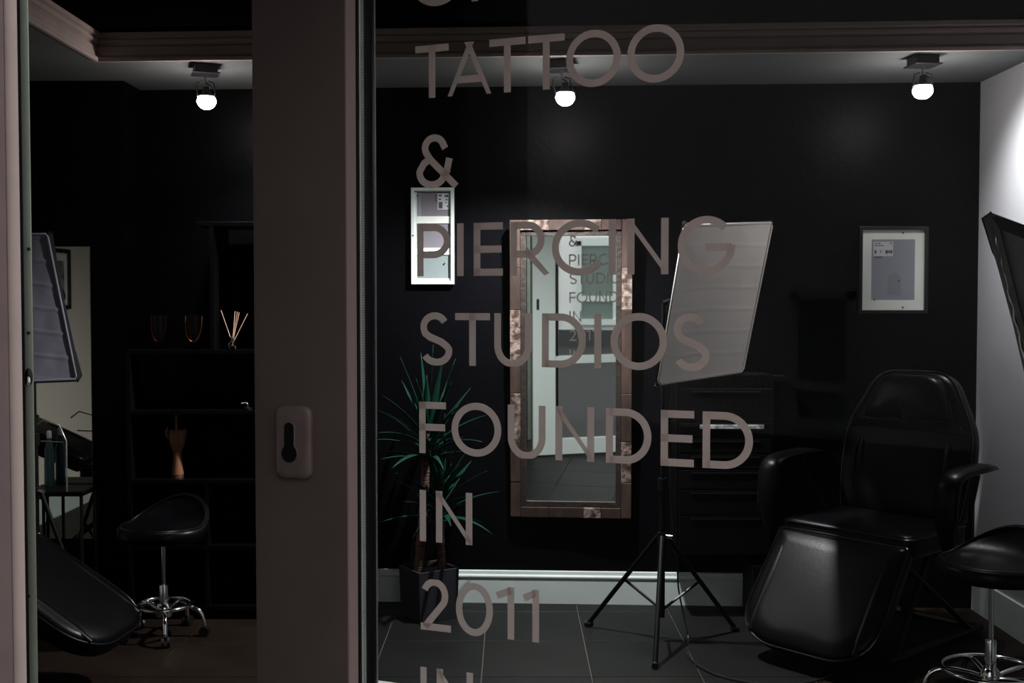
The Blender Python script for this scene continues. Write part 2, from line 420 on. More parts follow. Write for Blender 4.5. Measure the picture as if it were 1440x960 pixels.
# strokes in unit box of the stroke centre lines; flag 1 = extend the ends
GL = {
    'T': [([(0, 1), (1, 1)], 1), ([(.5, 1), (.5, 0)], 1)],
    'A': [([(0, 0), (.5, 1.0)], 1), ([(.5, 1.0), (1, 0)], 1), ([(.17, .27), (.83, .27)], 0)],
    'P': [([(0, 0), (0, 1)], 1), ([(0, 1), (.5, 1)]+arc(.5, .70, .5, .30, 90, -90)+[(.5, .40), (0, .40)], 0)],
    'R': [([(0, 0), (0, 1)], 1), ([(0, 1), (.48, 1)]+arc(.48, .69, .44, .31, 90, -90)+[(.48, .38), (0, .38)], 0), ([(.50, .38), (1, 0)], 1)],
    'I': [([(.5, 0), (.5, 1)], 1)],
    'E': [([(0, 0), (0, 1)], 1), ([(0, 1), (1, 1)], 1), ([(0, .5), (.94, .5)], 1), ([(0, 0), (1, 0)], 1)],
    'F': [([(0, 0), (0, 1)], 1), ([(0, 1), (1, 1)], 1), ([(0, .51), (.96, .51)], 1)],
    'N': [([(0, 0), (0, 1)], 1), ([(0, .97), (1, .03)], 1), ([(1, 0), (1, 1)], 1)],
    'U': [([(0, 1.08), (0, .38)]+arc(.5, .38, .5, .40, 180, 360)+[(1, .38), (1, 1.08)], 0)],
    'D': [([(0, 0), (0, 1)], 1), ([(0, 1), (.42, 1)]+arc(.42, .5, .58, .5, 90, -90)+[(.42, 0), (0, 0)], 0)],
    'O': [(arc(.5, .5, .5, .515, 0, 360, 56), 2)],
    'C': [(arc(.58, .5, .58, .515, 43, 322, 44), 0)],
    'G': [(arc(.5, .5, .5, .515, 42, 360, 48), 0), ([(1.0, .46), (.48, .46)], 0)],
    'S': [(arc(.47, .76, .40, .255, 28, 178, 20)+[(.075, .72), (.13, .62), (.30, .54), (.50, .49), (.72, .43), (.90, .34)]+arc(.53, .235, .45, .25, 10, -155, 22), 0)],
    '&': [(arc(.45, .80, .28, .22, 22, 205, 20)+[(.23, .66), (.32, .55), (1.0, .02)], 1),
          ([(.32, .56), (.14, .47), (.02, .32)]+arc(.38, .26, .38, .27, 175, 320, 18)+[(.76, .20), (.86, .32)], 0), ([(.80, .22), (.87, .45)], 1)],
    '2': [(arc(.45, .72, .44, .30, 158, -32, 22)+[(.66, .44), (0.05, 0.0)], 0), ([(0.0, 0), (1, 0)], 1)],
    '0': [(arc(.5, .5, .5, .515, 0, 360, 56), 2)],
    '1': [([(1, 0), (1, 1)], 1), ([(0, .86), (1, 1)], 0)],
}
def strip(mb, pts, w, y0, y1, closed, zlo, zhi, xlo=-9, xhi=9):
    n = len(pts); P2 = [Vector(p) for p in pts]
    if closed: P2 = P2[:-1]; n -= 1
    q = [P2[0]]
    for p in P2[1:]:
        if (p-q[-1]).length > 1e-5: q.append(p)
    P2 = q; n = len(P2); L = []; Rr = []
    for i in range(n):
        if closed: a, b = P2[i-1], P2[(i+1) % n]
        else: a, b = P2[max(i-1, 0)], P2[min(i+1, n-1)]
        d1 = (P2[i]-a).normalized() if (P2[i]-a).length > 1e-6 else None
        d2 = (b-P2[i]).normalized() if (b-P2[i]).length > 1e-6 else None
        if d1 is None: d1 = d2
        if d2 is None: d2 = d1
        t = (d1+d2); t = t.normalized() if t.length > .01 else d1
        nn = Vector((-t.y, t.x)); k = w/2/max(.5, nn.dot(Vector((-d1.y, d1.x))))
        for lst, sg in ((L, 1), (Rr, -1)):
            v = P2[i]+nn*k*sg; lst.append((min(max(v.x, xlo), xhi), min(max(v.y, zlo), zhi)))
    rings = [[Vector((l[0], y0, l[1])), Vector((r[0], y0, r[1])), Vector((r[0], y1, r[1])), Vector((l[0], y1, l[1]))] for l, r in zip(L, Rr)]
    mb.ring(rings, closed=closed)
def letter(ch, x0, x1, ypx, base, word):
    a = DU(x0, ypx, .001)[0]; b = DU(x1, ypx, .001)[0]
    ov = .0012 if ch in 'OCGS0&' else 0
    mb = MB(); W = b-a-SW; Hh = CAP-SW
    for k, (pts, fl_) in enumerate(GL[ch]):
        p = [(a+SW/2+x*W, base+SW/2+z*Hh) for x, z in pts]
        if ch == 'I': p = [((a+b)/2, z) for _, z in p]
        if fl_ == 1:
            p = [Vector(v) for v in p]; p[0] = p[0]+(p[0]-p[1]).normalized()*SW/2*(1.5 if ch in 'ARN&' else 1); p[-1] = p[-1]+(p[-1]-p[-2]).normalized()*SW/2*(1.5 if ch in 'ARN&' else 1)
            p = [tuple(v) for v in p]
        strip(mb, p, SW, -.0009-.00003*k, -.0004, fl_ == 2, base-ov*2, base+CAP+ov*2, a-.0002 if ch in 'NA' else -9, b+.0002 if ch in 'NA' else 9)
    mb.build('vinyl_letter', 'vinyl', glass, label='frosted vinyl "%s" of the word %s' % (ch, word) if len(word) > 1 else 'frosted vinyl ampersand')
rows = [
    ('OF', 1.8766, [('O', 577, 651), ('F', 663, 703)], -30),
    ('TATTOO', 1.7313, [('T', 584, 631), ('A', 629.5, 690.5), ('T', 688, 739), ('T', 742.5, 794), ('O', 796, 873), ('O', 882, 962)], 95),
    ('&', 1.588, [('&', 585.5, 641)], 228),
    ('PIERCING', 1.4468, [('P', 586.5, 633), ('I', 642.5, 652), ('E', 666, 707), ('R', 717.5, 769), ('C', 776, 845.5), ('I', 856, 866), ('N', 882, 940), ('G', 953, 1034)], 350),
    ('STUDIOS', 1.3045, [('S', 588.5, 636.5), ('T', 640, 689), ('U', 695, 747.5), ('D', 762, 823.7), ('I', 835.6, 845.5), ('O', 858.5, 938), ('S', 944, 999)], 478),
    ('FOUNDED', 1.1612, [('F', 589.5, 627), ('O', 635, 704.7), ('U', 714, 767), ('N', 781, 835.5), ('D', 852, 916), ('E', 929, 976), ('D', 988, 1059)], 605),
    ('IN', 1.0177, [('I', 590, 599), ('N', 613, 664)], 725),
    ('2011', .873, [('2', 591.5, 634), ('0', 641, 693), ('1', 694, 723), ('1', 732, 758)], 852),
    ('IN', .728, [('I', 591, 600), ('N', 614, 665)], 960),
]
for word, base, ls, ypx in rows:
    for ch, a, b in ls: letter(ch, a, b, ypx, base, word)

# ================================================================== THINGS IN THE STUDIO
# ---- ceiling spotlights
def spotlight(label, X, i, bx, bz, ang):
    Y = edgeY(X)+.125
    t = thing('ceiling_spotlight', label, 'spotlight', (X, Y, 2.40), 0, 'spotlights on the pale ceiling band')
    rz = Matrix.Rotation(ang, 4, 'Z')
    b = box(-.047, .047, -.047, .047, -.036, 0, rz).build('ceiling_box', 'lampm', t, bevel=.002)
    box(-.056, .056, -.056, .056, -.039, -.034, rz).build('cover_plate', 'lampm', t, bevel=.001)
    MB().tube([(0, 0, -.036), (0, 0, -.075)], .005).build('stem', 'silver', t, smooth=True)
    hz_ = bz-2.40
    mb = MB()
    for sg in (-1, 1):
        c = [(sg*.012, 0, -.066), (sg*.034, 0, -.072), (sg*.038, 0, -.095), (sg*.036+bx, 0, hz_+.010)]
        mb.tube(c, .0026, 8)
    ringp = [(bx+.038*math.cos(a), .038*math.sin(a), hz_+.020) for a in [2*PI*k/24 for k in range(24)]]
    mb.tube(ringp, .0024, 6, closed=True)
    mb.tube([(.0, .0, -.070), (.022, -.01, -.088), (.014, 0, -.105), (bx, 0, hz_+.052)], .003, 8)
    mb.build('wire_bracket', 'lampm', t, smooth=True)
    MB().lathe([(.001, .060), (.013, .060), (.014, .044), (.020, .032), (.031, .022)], 20, o=(bx, 0, hz_)).build('lamp_holder', 'lampm', t, smooth=True)
    MB().lathe([(.001, -.033), (.016, -.031), (.029, -.023), (.038, -.009), (.040, .001), (.037, .011), (.028, .020), (.001, .024)], 28, o=(bx, 0, hz_)).build('bulb', 'bulb', t, smooth=True)
    pw, d, cone = BEAMS[i]
    ld = bpy.data.lights.new('beam', 'SPOT'); ld.energy = pw; ld.spot_size = math.radians(cone); ld.spot_blend = .6 if i < 2 else 1.0; ld.shadow_soft_size = .03
    ld.color = (1, .985, .97)
    lo = bpy.data.objects.new('beam', ld); C.objects.link(lo); lo.parent = t
    dv = Vector(d).normalized(); lo.location = Vector((bx, 0, hz_))+dv*.055; lo.rotation_euler = dv.to_track_quat('-Z', 'Y').to_euler()
    return t
spotlight('leftmost of the three lit ceiling spotlights, seen through the open gap', -1.29, 0, .004, 2.250, .35)
spotlight('middle lit ceiling spotlight, below the last letters of TATTOO', .205, 1, .015, 2.250, -.15)
spotlight('right lit ceiling spotlight nearest the white side wall', 1.665, 2, .0, 2.262, .12)

# ---- picture frame on the right
def wallthing(name, label, cat, X, Z, group=None, tilt=0):
    t = thing(name, label, cat, (X, wallY(X), Z), -math.atan(.05), group); t.rotation_euler = (tilt, 0, -math.atan(.05)); return t
def wxy(px, py, Xc=None):
    X = (px-720)/1600*5.25
    for _ in range(4): p = P(px, py, wallY(X)-.015); X = p.x
    return p
def frame_ring(w, h, b, y0, y1):
    mb = MB(); mb.box(-w/2, w/2, y0, y1, h/2-b, h/2); mb.box(-w/2, w/2, y0, y1, -h/2, -h/2+b)
    mb.box(-w/2, -w/2+b, y0, y1, -h/2+b, h/2-b); mb.box(w/2-b, w/2, y0, y1, -h/2+b, h/2-b); return mb
a, b = wxy(1213, 323), wxy(1299.5, 436)
W_, H_ = b.x-a.x, a.z-b.z
t = wallthing('picture_frame', 'black picture frame with white mat and grey insert, above the treatment chair', 'picture frame', (a.x+b.x)/2, (a.z+b.z)/2)
frame_ring(W_+.030, H_+.030, .0155, -.026, -.002).build('frame', 'frame_black', t, bevel=.0015)
box(-W_/2, W_/2, -.010, -.006, -H_/2, H_/2).build('mat_board', 'mat_white', t)
def px(v): return v*W_/86.5
pr = box(-W_/2+px(13.5), W_/2-px(13), -.0112, -.0101, -H_/2+px(15), H_/2-px(13.5)).build('insert', 'print_grey', t)
st = box(-W_/2+px(16), -W_/2+px(43), -.0120, -.0113, H_/2-px(37), H_/2-px(17)).build('sticker', 'sticker', pr)
mb = MB()
def inkbox(x0, x1, z0, z1): mb.box(-W_/2+px(x0), -W_/2+px(x1), -.01245, -.0121, H_/2-px(z1), H_/2-px(z0))
for x0, x1, z0, z1 in ((17.5, 19, 18.5, 20), (19.6, 21, 18.5, 20), (21.6, 23, 18.5, 20), (23.5, 25.5, 18.5, 20), (17.5, 22, 21.6, 22.8), (22.6, 26.5, 21.6, 22.8), (27, 30.5, 21.6, 22.8), (38.5, 41.5, 18.5, 19.8),
                       (17.5, 20, 28.5, 33.5), (25, 27, 29, 30.5), (25.5, 26.6, 31.2, 33), (32.5, 36, 28.8, 33.5), (36.6, 38.4, 28.8, 33), (39, 42, 28.8, 33), (17.6, 20, 37.4, 39.6), (20.8, 22.6, 38, 40.2), (23.4, 25.4, 37.4, 39.6), (26, 28, 37.4, 39.4)):
    inkbox(x0, x1, z0, z1)
mb.build('print_marks', 'ink', pr, kind='stuff')
for x, z in ((57, 4.5), (57.5, 109), (52, 72), (18, 98)):
    MB().lathe([(.0001, 0), (.0042, 0), (.0036, .0016), (.0001, .0020)], 12, o=(-W_/2+px(x), -.0115, H_/2-px(z)), mx=Matrix.Rotation(PI/2, 4, 'X')).build('dot_sticker', 'ink', t)
# arch shaped darker mark low on the insert
mb = MB(); o_ = [(-W_/2+px(36), H_/2-px(92)), (-W_/2+px(54), H_/2-px(92))]+[(-W_/2+px(45+9*math.cos(a_)), H_/2-px(70-9*math.sin(a_))) for a_ in [PI*k/12 for k in range(13)]]
mb.prism([(x, -.0115, z) for x, z in o_], (0, -.0003, 0)).build('arch_mark', mat('arch mark ink', (126, 128, 138), .6), pr)

# ---- triple frame on the left
a, b = wxy(578.5, 264), wxy(639, 399.5)
W_, H_ = b.x-a.x, a.z-b.z
t = wallthing('triple_picture_frame', 'tall white frame with three stacked openings, behind the letter P', 'picture frame', (a.x+b.x)/2, (a.z+b.z)/2)
def p3(v): return v*W_/60.5
frame_ring(W_, H_, p3(4.5), -.024, -.002).build('frame', 'frame_white', t, bevel=.001)
mo = MB()
ops = [(7, 55, 6, 40, 'print_mauve'), (8, 55, 50, 84.5, 'print_mauve'), (8, 55.5, 94, 127.5, 'print_green')]
zs = [4.5]+[v for o_ in ops for v in o_[2:4]]+[131]
mo.box(-W_/2+p3(4.5), -W_/2+p3(7.5), -.013, -.006, -H_/2+p3(4.5), H_/2-p3(4.5)); mo.box(-W_/2+p3(55.2), -W_/2+p3(56), -.013, -.006, -H_/2+p3(4.5), H_/2-p3(4.5))
for k in range(0, 8, 2): mo.box(-W_/2+p3(7.5), -W_/2+p3(55.2), -.013, -.006, H_/2-p3(zs[k+1]), H_/2-p3(zs[k]))
mo.build('mat_board', 'mat_white', t)
for k, (x0, x1, z0, z1, m_) in enumerate(ops):
    o_ = box(-W_/2+p3(x0), -W_/2+p3(x1), -.0085, -.0062, H_/2-p3(z1), H_/2-p3(z0)).build('insert', m_, t)
    if k == 0:
        box(-W_/2+p3(37), -W_/2+p3(53.5), -.0092, -.0086, H_/2-p3(30.5), H_/2-p3(8)).build('sticker', 'sticker', o_)
        box(-W_/2+p3(7), -W_/2+p3(13.5), -.0092, -.0086, H_/2-p3(40), H_/2-p3(6)).build('pale_strip', 'mat_white' if 0 else mat('pale strip paper', (134, 136, 144), .6), o_)
        mb = MB()
        for x0_, x1_, z0_, z1_ in ((38.5, 43, 9.5, 12), (38.5, 42, 15, 17), (38.5, 44, 20, 29), (47, 52, 10, 13), (48, 51, 16, 17.5), (48, 50, 20, 21.5), (50, 52, 25, 27), (33.5, 35.5, 9, 12), (33.5, 35.5, 13, 15.5), (33.5, 35.5, 16.5, 19)):
            mb.box(-W_/2+p3(x0_), -W_/2+p3(x1_), -.0097, -.0093, H_/2-p3(z1_), H_/2-p3(z0_))
        mb.build('print_marks', 'ink', o_, kind='stuff')
for x, z in ((9, 10.5), (2.5, 67), (55, 67), (47, 106)):
    MB().lathe([(.0001, 0), (.0042, 0), (.0034, .0015), (.0001, .0018)], 12, o=(-W_/2+p3(x), -.0240 if x < 4 else -.0130, H_/2-p3(z)), mx=Matrix.Rotation(PI/2, 4, 'X')).build('dot_sticker', 'ink', t)

# ---- reclaimed wood mirror
a, b = wxy(717.5, 310.5), wxy(886.5, 726.5)
W_, H_ = b.x-a.x, a.z-b.z; TILT = math.radians(2.0)
t = thing('wood_framed_mirror', 'tall rectangular mirror in a wide reclaimed wood frame, behind PIERCING and FOUNDED', 'mirror', ((a.x+b.x)/2, wallY((a.x+b.x)/2)-.052, (a.z+b.z)/2))
t.rotation_euler = (TILT, 0, -math.atan(.05)-.036)
bo, bi = .0725, .045
# outer boards, each side from several pieces with different wear
random.seed(11)
def plank(x0, x1, z0, z1, m_):
    j = random.uniform(0, .004)
    box(x0, x1, -.020-j, .02, z0, z1).build('plank', m_, t, bevel=.0018, seg=1)
hx, hz2 = W_/2, H_/2; ow = .047
segs = [0, .16, .30, .47, .58, .74, .88, 1]
mats_l = ['wood', 'wood', 'wood_pale', 'wood', 'wood_pale', 'wood', 'wood']
mats_r = ['wood', 'wood_pale', 'wood', 'wood', 'wood', 'wood_pale', 'wood']
for sgn, ms in ((-1, mats_l), (1, mats_r)):
    for k in range(7):
        z1, z0 = hz2-segs[k]*H_, hz2-segs[k+1]*H_+.0012
        plank(min(sgn*hx, sgn*(hx-ow)), max(sgn*hx, sgn*(hx-ow)), z0, z1, ms[k])
for sgn in (-1, 1):
    sx_ = [-hx+ow+.001, -.10, .06, .14, hx-ow-.001]; ms = ['wood_pale', 'wood', 'wood_pale', 'wood'] if sgn > 0 else ['wood', 'wood', 'wood_pale', 'wood']
    for k in range(4): plank(sx_[k], sx_[k+1]-.001, min(sgn*hz2, sgn*(hz2-ow)), max(sgn*hz2, sgn*(hz2-ow)), ms[k])
i0 = MB(); o2, n2 = ow+.0005, ow+.026
i0.box(-hx+o2, -hx+n2, -.012, .02, -hz2+o2, hz2-o2); i0.box(hx-n2, hx-o2, -.012, .02, -hz2+o2, hz2-o2)
i0.box(-hx+n2, hx-n2, -.012, .02, hz2-n2, hz2-o2); i0.box(-hx+n2, hx-n2, -.012, .02, -hz2+o2, -hz2+n2)
i0.build('inner_moulding', 'wood_dark', t, bevel=.002)
box(-hx+n2-.004, hx-n2+.004, .000, .006, -hz2+n2-.004, hz2-n2+.004).build('mirror_glass', 'mirror', t)
box(-hx+.01, hx-.01, .0205, .030, -hz2+.01, hz2-.01).build('back_board', 'wood_dark', t)

# ---- frameless wall mirror at the far left
a, b = P(38, 347, 5.145), P(132.5, 757, 5.145)
t = thing('frameless_mirror', 'plain tall wall mirror at the far left reflecting a white wall', 'mirror', (a.x, 5.15, b.z))
box(0, b.x-a.x, -.008, -.001, 0, a.z-b.z).build('mirror_glass', mat('dim mirror silver', (190, 194, 190), .02, metal=1), t)
e_ = MB(); L_ = b.x-a.x; h_ = a.z-b.z
e_.box(L_-.003, L_, -.0095, -.001, 0, h_); e_.box(0, L_, -.0095, -.001, h_, h_+.003); e_.build('edge_trim', mat('dull mirror edge', (84, 86, 88), .4, metal=.6), t)
# picture on the white left wall, seen in that mirror
t = thing('picture_frame', 'black framed print with a pale border, seen only in the far left mirror', 'picture frame', (-2.999, 2.75, 1.56), PI/2)
frame_ring(.30, .40, .028, -.026, -.002).build('frame', 'frame_black', t)
box(-.122, .122, -.010, -.004, -.172, .172).build('mat_board', 'mat_white', t)
mb = box(-.07, .07, -.0115, -.0105, -.11, .12).build('insert', mat('dark grey print', (84, 84, 86), .6, col2=(150, 150, 148), scale=14), t)

# ---- softboxes
def lerp(a, b, k): return a+(b-a)*k
def softbox(label, TL, TR, BR, BL, apex, face='fabric', rim=.012, back=.10, stand=None, group='softboxes on light stands', lining=False, shellm='shell', ridges=5, band=False):
    TL, TR, BR, BL, apex = map(Vector, (TL, TR, BR, BL, apex)); ctr = (TL+TR+BR+BL)/4
    n = (TR-TL).cross(BL-TL).normalized()
    if n.dot(apex-ctr) > 0: n = -n                      # n points out of the face
    base = Vector((apex.x, apex.y, 0)); t = thing('softbox', label, 'softbox', base, 0, group)
    L = lambda v: v-base
    # diffuser with fold ridges
    nu, nv = 18, 84; g = []
    for j in range(nv+1):
        for i in range(nu+1):
            u, v = i/nu, j/nv; p = lerp(lerp(TL, TR, u), lerp(BL, BR, u), v)
            r = v*(ridges+1)+.10*math.sin(u*5); fr = abs(r-round(r)); bulge = .004*math.sin(PI*u)*math.sin(PI*v)
            h = .0034*max(0, 1-fr*14)+.0009*math.sin(u*17+v*9)*math.sin(v*13)
            g.append(L(p+n*(bulge+(h if 0 < j < nv and 0 < i < nu else 0))))
    fs = [(j*(nu+1)+i, j*(nu+1)+i+1, (j+1)*(nu+1)+i+1, (j+1)*(nu+1)+i) for j in range(nv) for i in range(nu)]
    MB().add(g, fs).build('diffuser', face, t, smooth=True)
    # rim hem
    mb = MB(); cs = [TL, TR, BR, BL]
    mb.tube([L(c) for p, q in zip(cs, cs[1:]+cs[:1]) for c in (lerp(p, q, .02), lerp(p, q, .5), lerp(p, q, .98))], .006, 8, closed=True)
    mb.build('hem', face if face != 'face_dark' else 'shell', t, smooth=True)
    if band:
        for p, q in zip(cs, cs[1:]+cs[:1]):
            ip, iq = p+(ctr-p)*.11, q+(ctr-q)*.11
            MB().prism([L(p+n*.006), L(q+n*.006), L(iq+n*.012), L(ip+n*.012)], n*.004).build('rim_band', 'shell', t)
        a_, b_ = TL.lerp(BL, .10), TL.lerp(BL, .95); o_ = (TL-TR).normalized()
        k_ = 26; pl = [L(a_.lerp(b_, i/k_)+o_*(.010+.004*math.sin(i*1.7)+.010*i/k_)-n*.004) for i in range(k_+1)]
        MB().tube(pl, [.002+.006*(i/k_)+.0015*math.sin(i*2.3) for i in range(k_+1)], 6).build('silver_lining', 'lining', t, smooth=True)
    # shell: rim ring then taper to the speed ring
    ax = (apex-ctr)
    rings = []
    for k, s_, r_ in ((0, 1.0, 1), (.004, 1.035, 1), (.30, 1.0, 1), (.65, .74, 1), (.92, .32, 1), (1.0, .16, 1)):
        c0 = ctr+ax*k
        ring = []
        for p, q in zip(cs, cs[1:]+cs[:1]):
            for f in (0, .25, .5, .75):
                v = lerp(p, q, f)-ctr; sag = 1-.06*math.sin(PI*f)*min(1, k*3)
                ring.append(L(c0+v*s_*sag))
        rings.append(ring)
    rings = [[v-n*.004 for v in r] for r in rings]
    MB().ring(rings).build('shell', shellm, t, smooth=True)
    for p in cs:
        MB().tube([L(ctr+(p-ctr)*1.03-n*.004), L(ctr+ax*.30+(p-ctr)*1.005), L(ctr+ax*.65+(p-ctr)*.745), L(apex+(p-ctr)*.15)], .004, 6).build('rib', 'black_satin', t, smooth=True)
    MB().tube([L(apex-ax.normalized()*.03), L(apex+ax.normalized()*.10)], .045, 20).build('lamp_head', 'black_satin', t, smooth=True)
    if stand:
        bx_, by_, hubz, R, rot, ztop = stand; bs = Vector((bx_, by_, 0))-base
        top = L(apex)+ax.normalized()*.05
        MB().tube([bs+Vector((0, 0, hubz-.02)), bs+Vector((0, 0, ztop))], .0075, 10).build('upper_pole', 'black_satin', t, smooth=True)
        MB().tube([bs+Vector((0, 0, ztop)), top+Vector((0, 0, -.01)), top], .010, 8).build('tilt_bracket', 'black_satin', t, smooth=True)
        MB().tube([bs+Vector((0, 0, .10)), bs+Vector((0, 0, hubz+.22))], .012, 12).build('lower_pole', 'black_satin', t, smooth=True)
        MB().tube([bs+Vector((0, 0, hubz-.035)), bs+Vector((0, 0, hubz+.015))], .021, 12).build('hub', 'dark_metal', t, smooth=True)
        kn = MB().tube([bs+Vector((.015, -.01, hubz)), bs+Vector((.04, -.02, hubz))], .009, 10).build('knob', 'chrome', t, smooth=True)
        MB().tube([bs+Vector((0, 0, hubz+.19)), bs+Vector((0, 0, hubz+.24))], .019, 12).build('collar', 'dark_metal', t, smooth=True)
        for a_ in rot:
            d = Vector((math.cos(a_), math.sin(a_), 0)); p0 = bs+d*.018+Vector((0, 0, hubz)); p1 = bs+d*R+Vector((0, 0, .012))
            lg = MB().tube([p0, p1], .0105, 8).build('leg', 'black_satin', t, smooth=True)
            MB().tube([p1+Vector((0, 0, .004))-d*.02, p1+d*.012], .013, 8).build('rubber_foot', 'rubber', lg, smooth=True)
            pm = p0.lerp(p1, .48); MB().tube([pm, bs+Vector((0, 0, .13))], .0065, 6).build('brace', 'black_satin', lg, smooth=True)
    return t
# centre softbox on its tripod
cb = PH(921, 936, .01); 
hub = P(931, 752, 4.70); pole = Vector((hub.x, hub.y))
ft = [PH(855, 883, .01), PH(921, 936, .01), PH(1021, 886, .01)]
cx_ = sum(f.x for f in ft)/3; cy_ = sum(f.y for f in ft)/3
rots = [math.atan2(f.y-4.68, f.x-.622) for f in ft]
sb = softbox('pale fabric softbox tilted on its tripod, behind the letters G and S', P(962, 318, 4.32), P(1086, 313.5, 4.74), P(1044, 522, 4.47), P(925.5, 540, 4.10),
        (.86, 4.80, 1.50), stand=(.622, 4.68, hub.z, .36, rots, 1.40), ridges=6)
pts_ = [Vector((.70, 4.74, 1.45)), Vector((.672, 4.71, 1.30)), Vector((.655, 4.68, .95)), Vector((.66, 4.70, .60)), Vector((.69, 4.72, .34)), Vector((.70, 4.74, .2)), Vector((.735, 4.70, .01)), Vector((.70, 4.45, .006)), Vector((.78, 4.22, .006)), Vector((1.0, 4.12, .006)), Vector((1.25, 4.3, .006)), Vector((1.45, 4.9, .006))]
def cr(pts, n=8):
    out = []; p = [pts[0]]+pts+[pts[-1]]
    for i in range(1, len(p)-2):
        for k in range(n):
            s_ = k/n; a0, a1, a2, a3 = p[i-1], p[i], p[i+1], p[i+2]
            out.append(.5*((2*a1)+(a2-a0)*s_+(2*a0-5*a1+4*a2-a3)*s_**2+(3*a1-a0-3*a2+a3)*s_**3))
    return out+[pts[-1]]
MB().tube([p_-Vector((.86, 4.80, 0)) for p_ in cr(pts_)], .0035, 6).build('power_cable', 'rubber', sb, smooth=True)
# left softbox, by the far left mirror
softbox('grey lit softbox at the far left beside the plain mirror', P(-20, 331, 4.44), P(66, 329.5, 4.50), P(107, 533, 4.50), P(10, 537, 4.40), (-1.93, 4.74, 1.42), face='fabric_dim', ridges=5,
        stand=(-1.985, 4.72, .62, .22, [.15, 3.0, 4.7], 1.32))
# right softbox, edge on and near
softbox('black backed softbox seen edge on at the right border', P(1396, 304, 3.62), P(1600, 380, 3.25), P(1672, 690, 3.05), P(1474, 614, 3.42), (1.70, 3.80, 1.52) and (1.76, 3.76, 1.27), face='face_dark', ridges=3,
        stand=(1.86, 3.70, .62, .24, [-.5, 1.57, 3.9], 1.2), band=True, shellm='shell_lit')

# ---- treatment chairs (recliners)
def pad(name, parent, pts_fn, w0, w1, th, mtl='leather', bev=.02, label=None): pass
def slab(outline, thick, N, origin, ex, ez, r=.018):
    """soft cushion: outline in (a, b) plane spanned by ex, ez, thickness along N"""
    ex, ez, N, origin = map(Vector, (ex, ez, N, origin)); mb = MB(); n = len(outline)
    ca = sum(p[0] for p in outline)/n; cb_ = sum(p[1] for p in outline)/n
    rings = []
    for g, d in ((.035, 0), (.008, .0), (0, .012), (0, thick-.022), (.010, thick-.007), (.028, thick), (.09, thick+.004)):
        ring = []
        for a_, b_ in outline:
            v = Vector((a_-ca, b_-cb_)); l = v.length; v = v*((l-g)/l) if l > g else v
            ring.append(origin+ex*(ca+v.x)+ez*(cb_+v.y)+N*d)
        rings.append(ring)
    return mb.ring(rings)
def smooth_outline(c, r, n=5):
    """round the corners of a polygon"""
    o = []; k = len(c)
    for i in range(k):
        p = Vector(c[i]); a = (Vector(c[i-1])-p); b = (Vector(c[(i+1) % k])-p)
        ri = r[i] if isinstance(r, (list, tuple)) else r
        pa, pb = p+a.normalized()*min(ri, a.length*.45), p+b.normalized()*min(ri, b.length*.45)
        for j in range(n+1):
            s_ = j/n; o.append(tuple(pa*(1-s_)**2+p*2*s_*(1-s_)+pb*s_**2))
        # straight fill
        q = Vector(c[(i+1) % k]); rn = r[(i+1) % k] if isinstance(r, (list, tuple)) else r
        qa = q-(q-p).normalized()*min(rn, (q-p).length*.45)
        for j in range(1, 4): o.append(tuple(pb.lerp(qa, j/4)))
    return o
def piping(outline, d, N, origin, ex, ez, r=.004):
    ex, ez, N, origin = map(Vector, (ex, ez, N, origin))
    return MB().tube([origin+ex*a_+ez*b_+N*d for a_, b_ in outline], r, 6, closed=True)
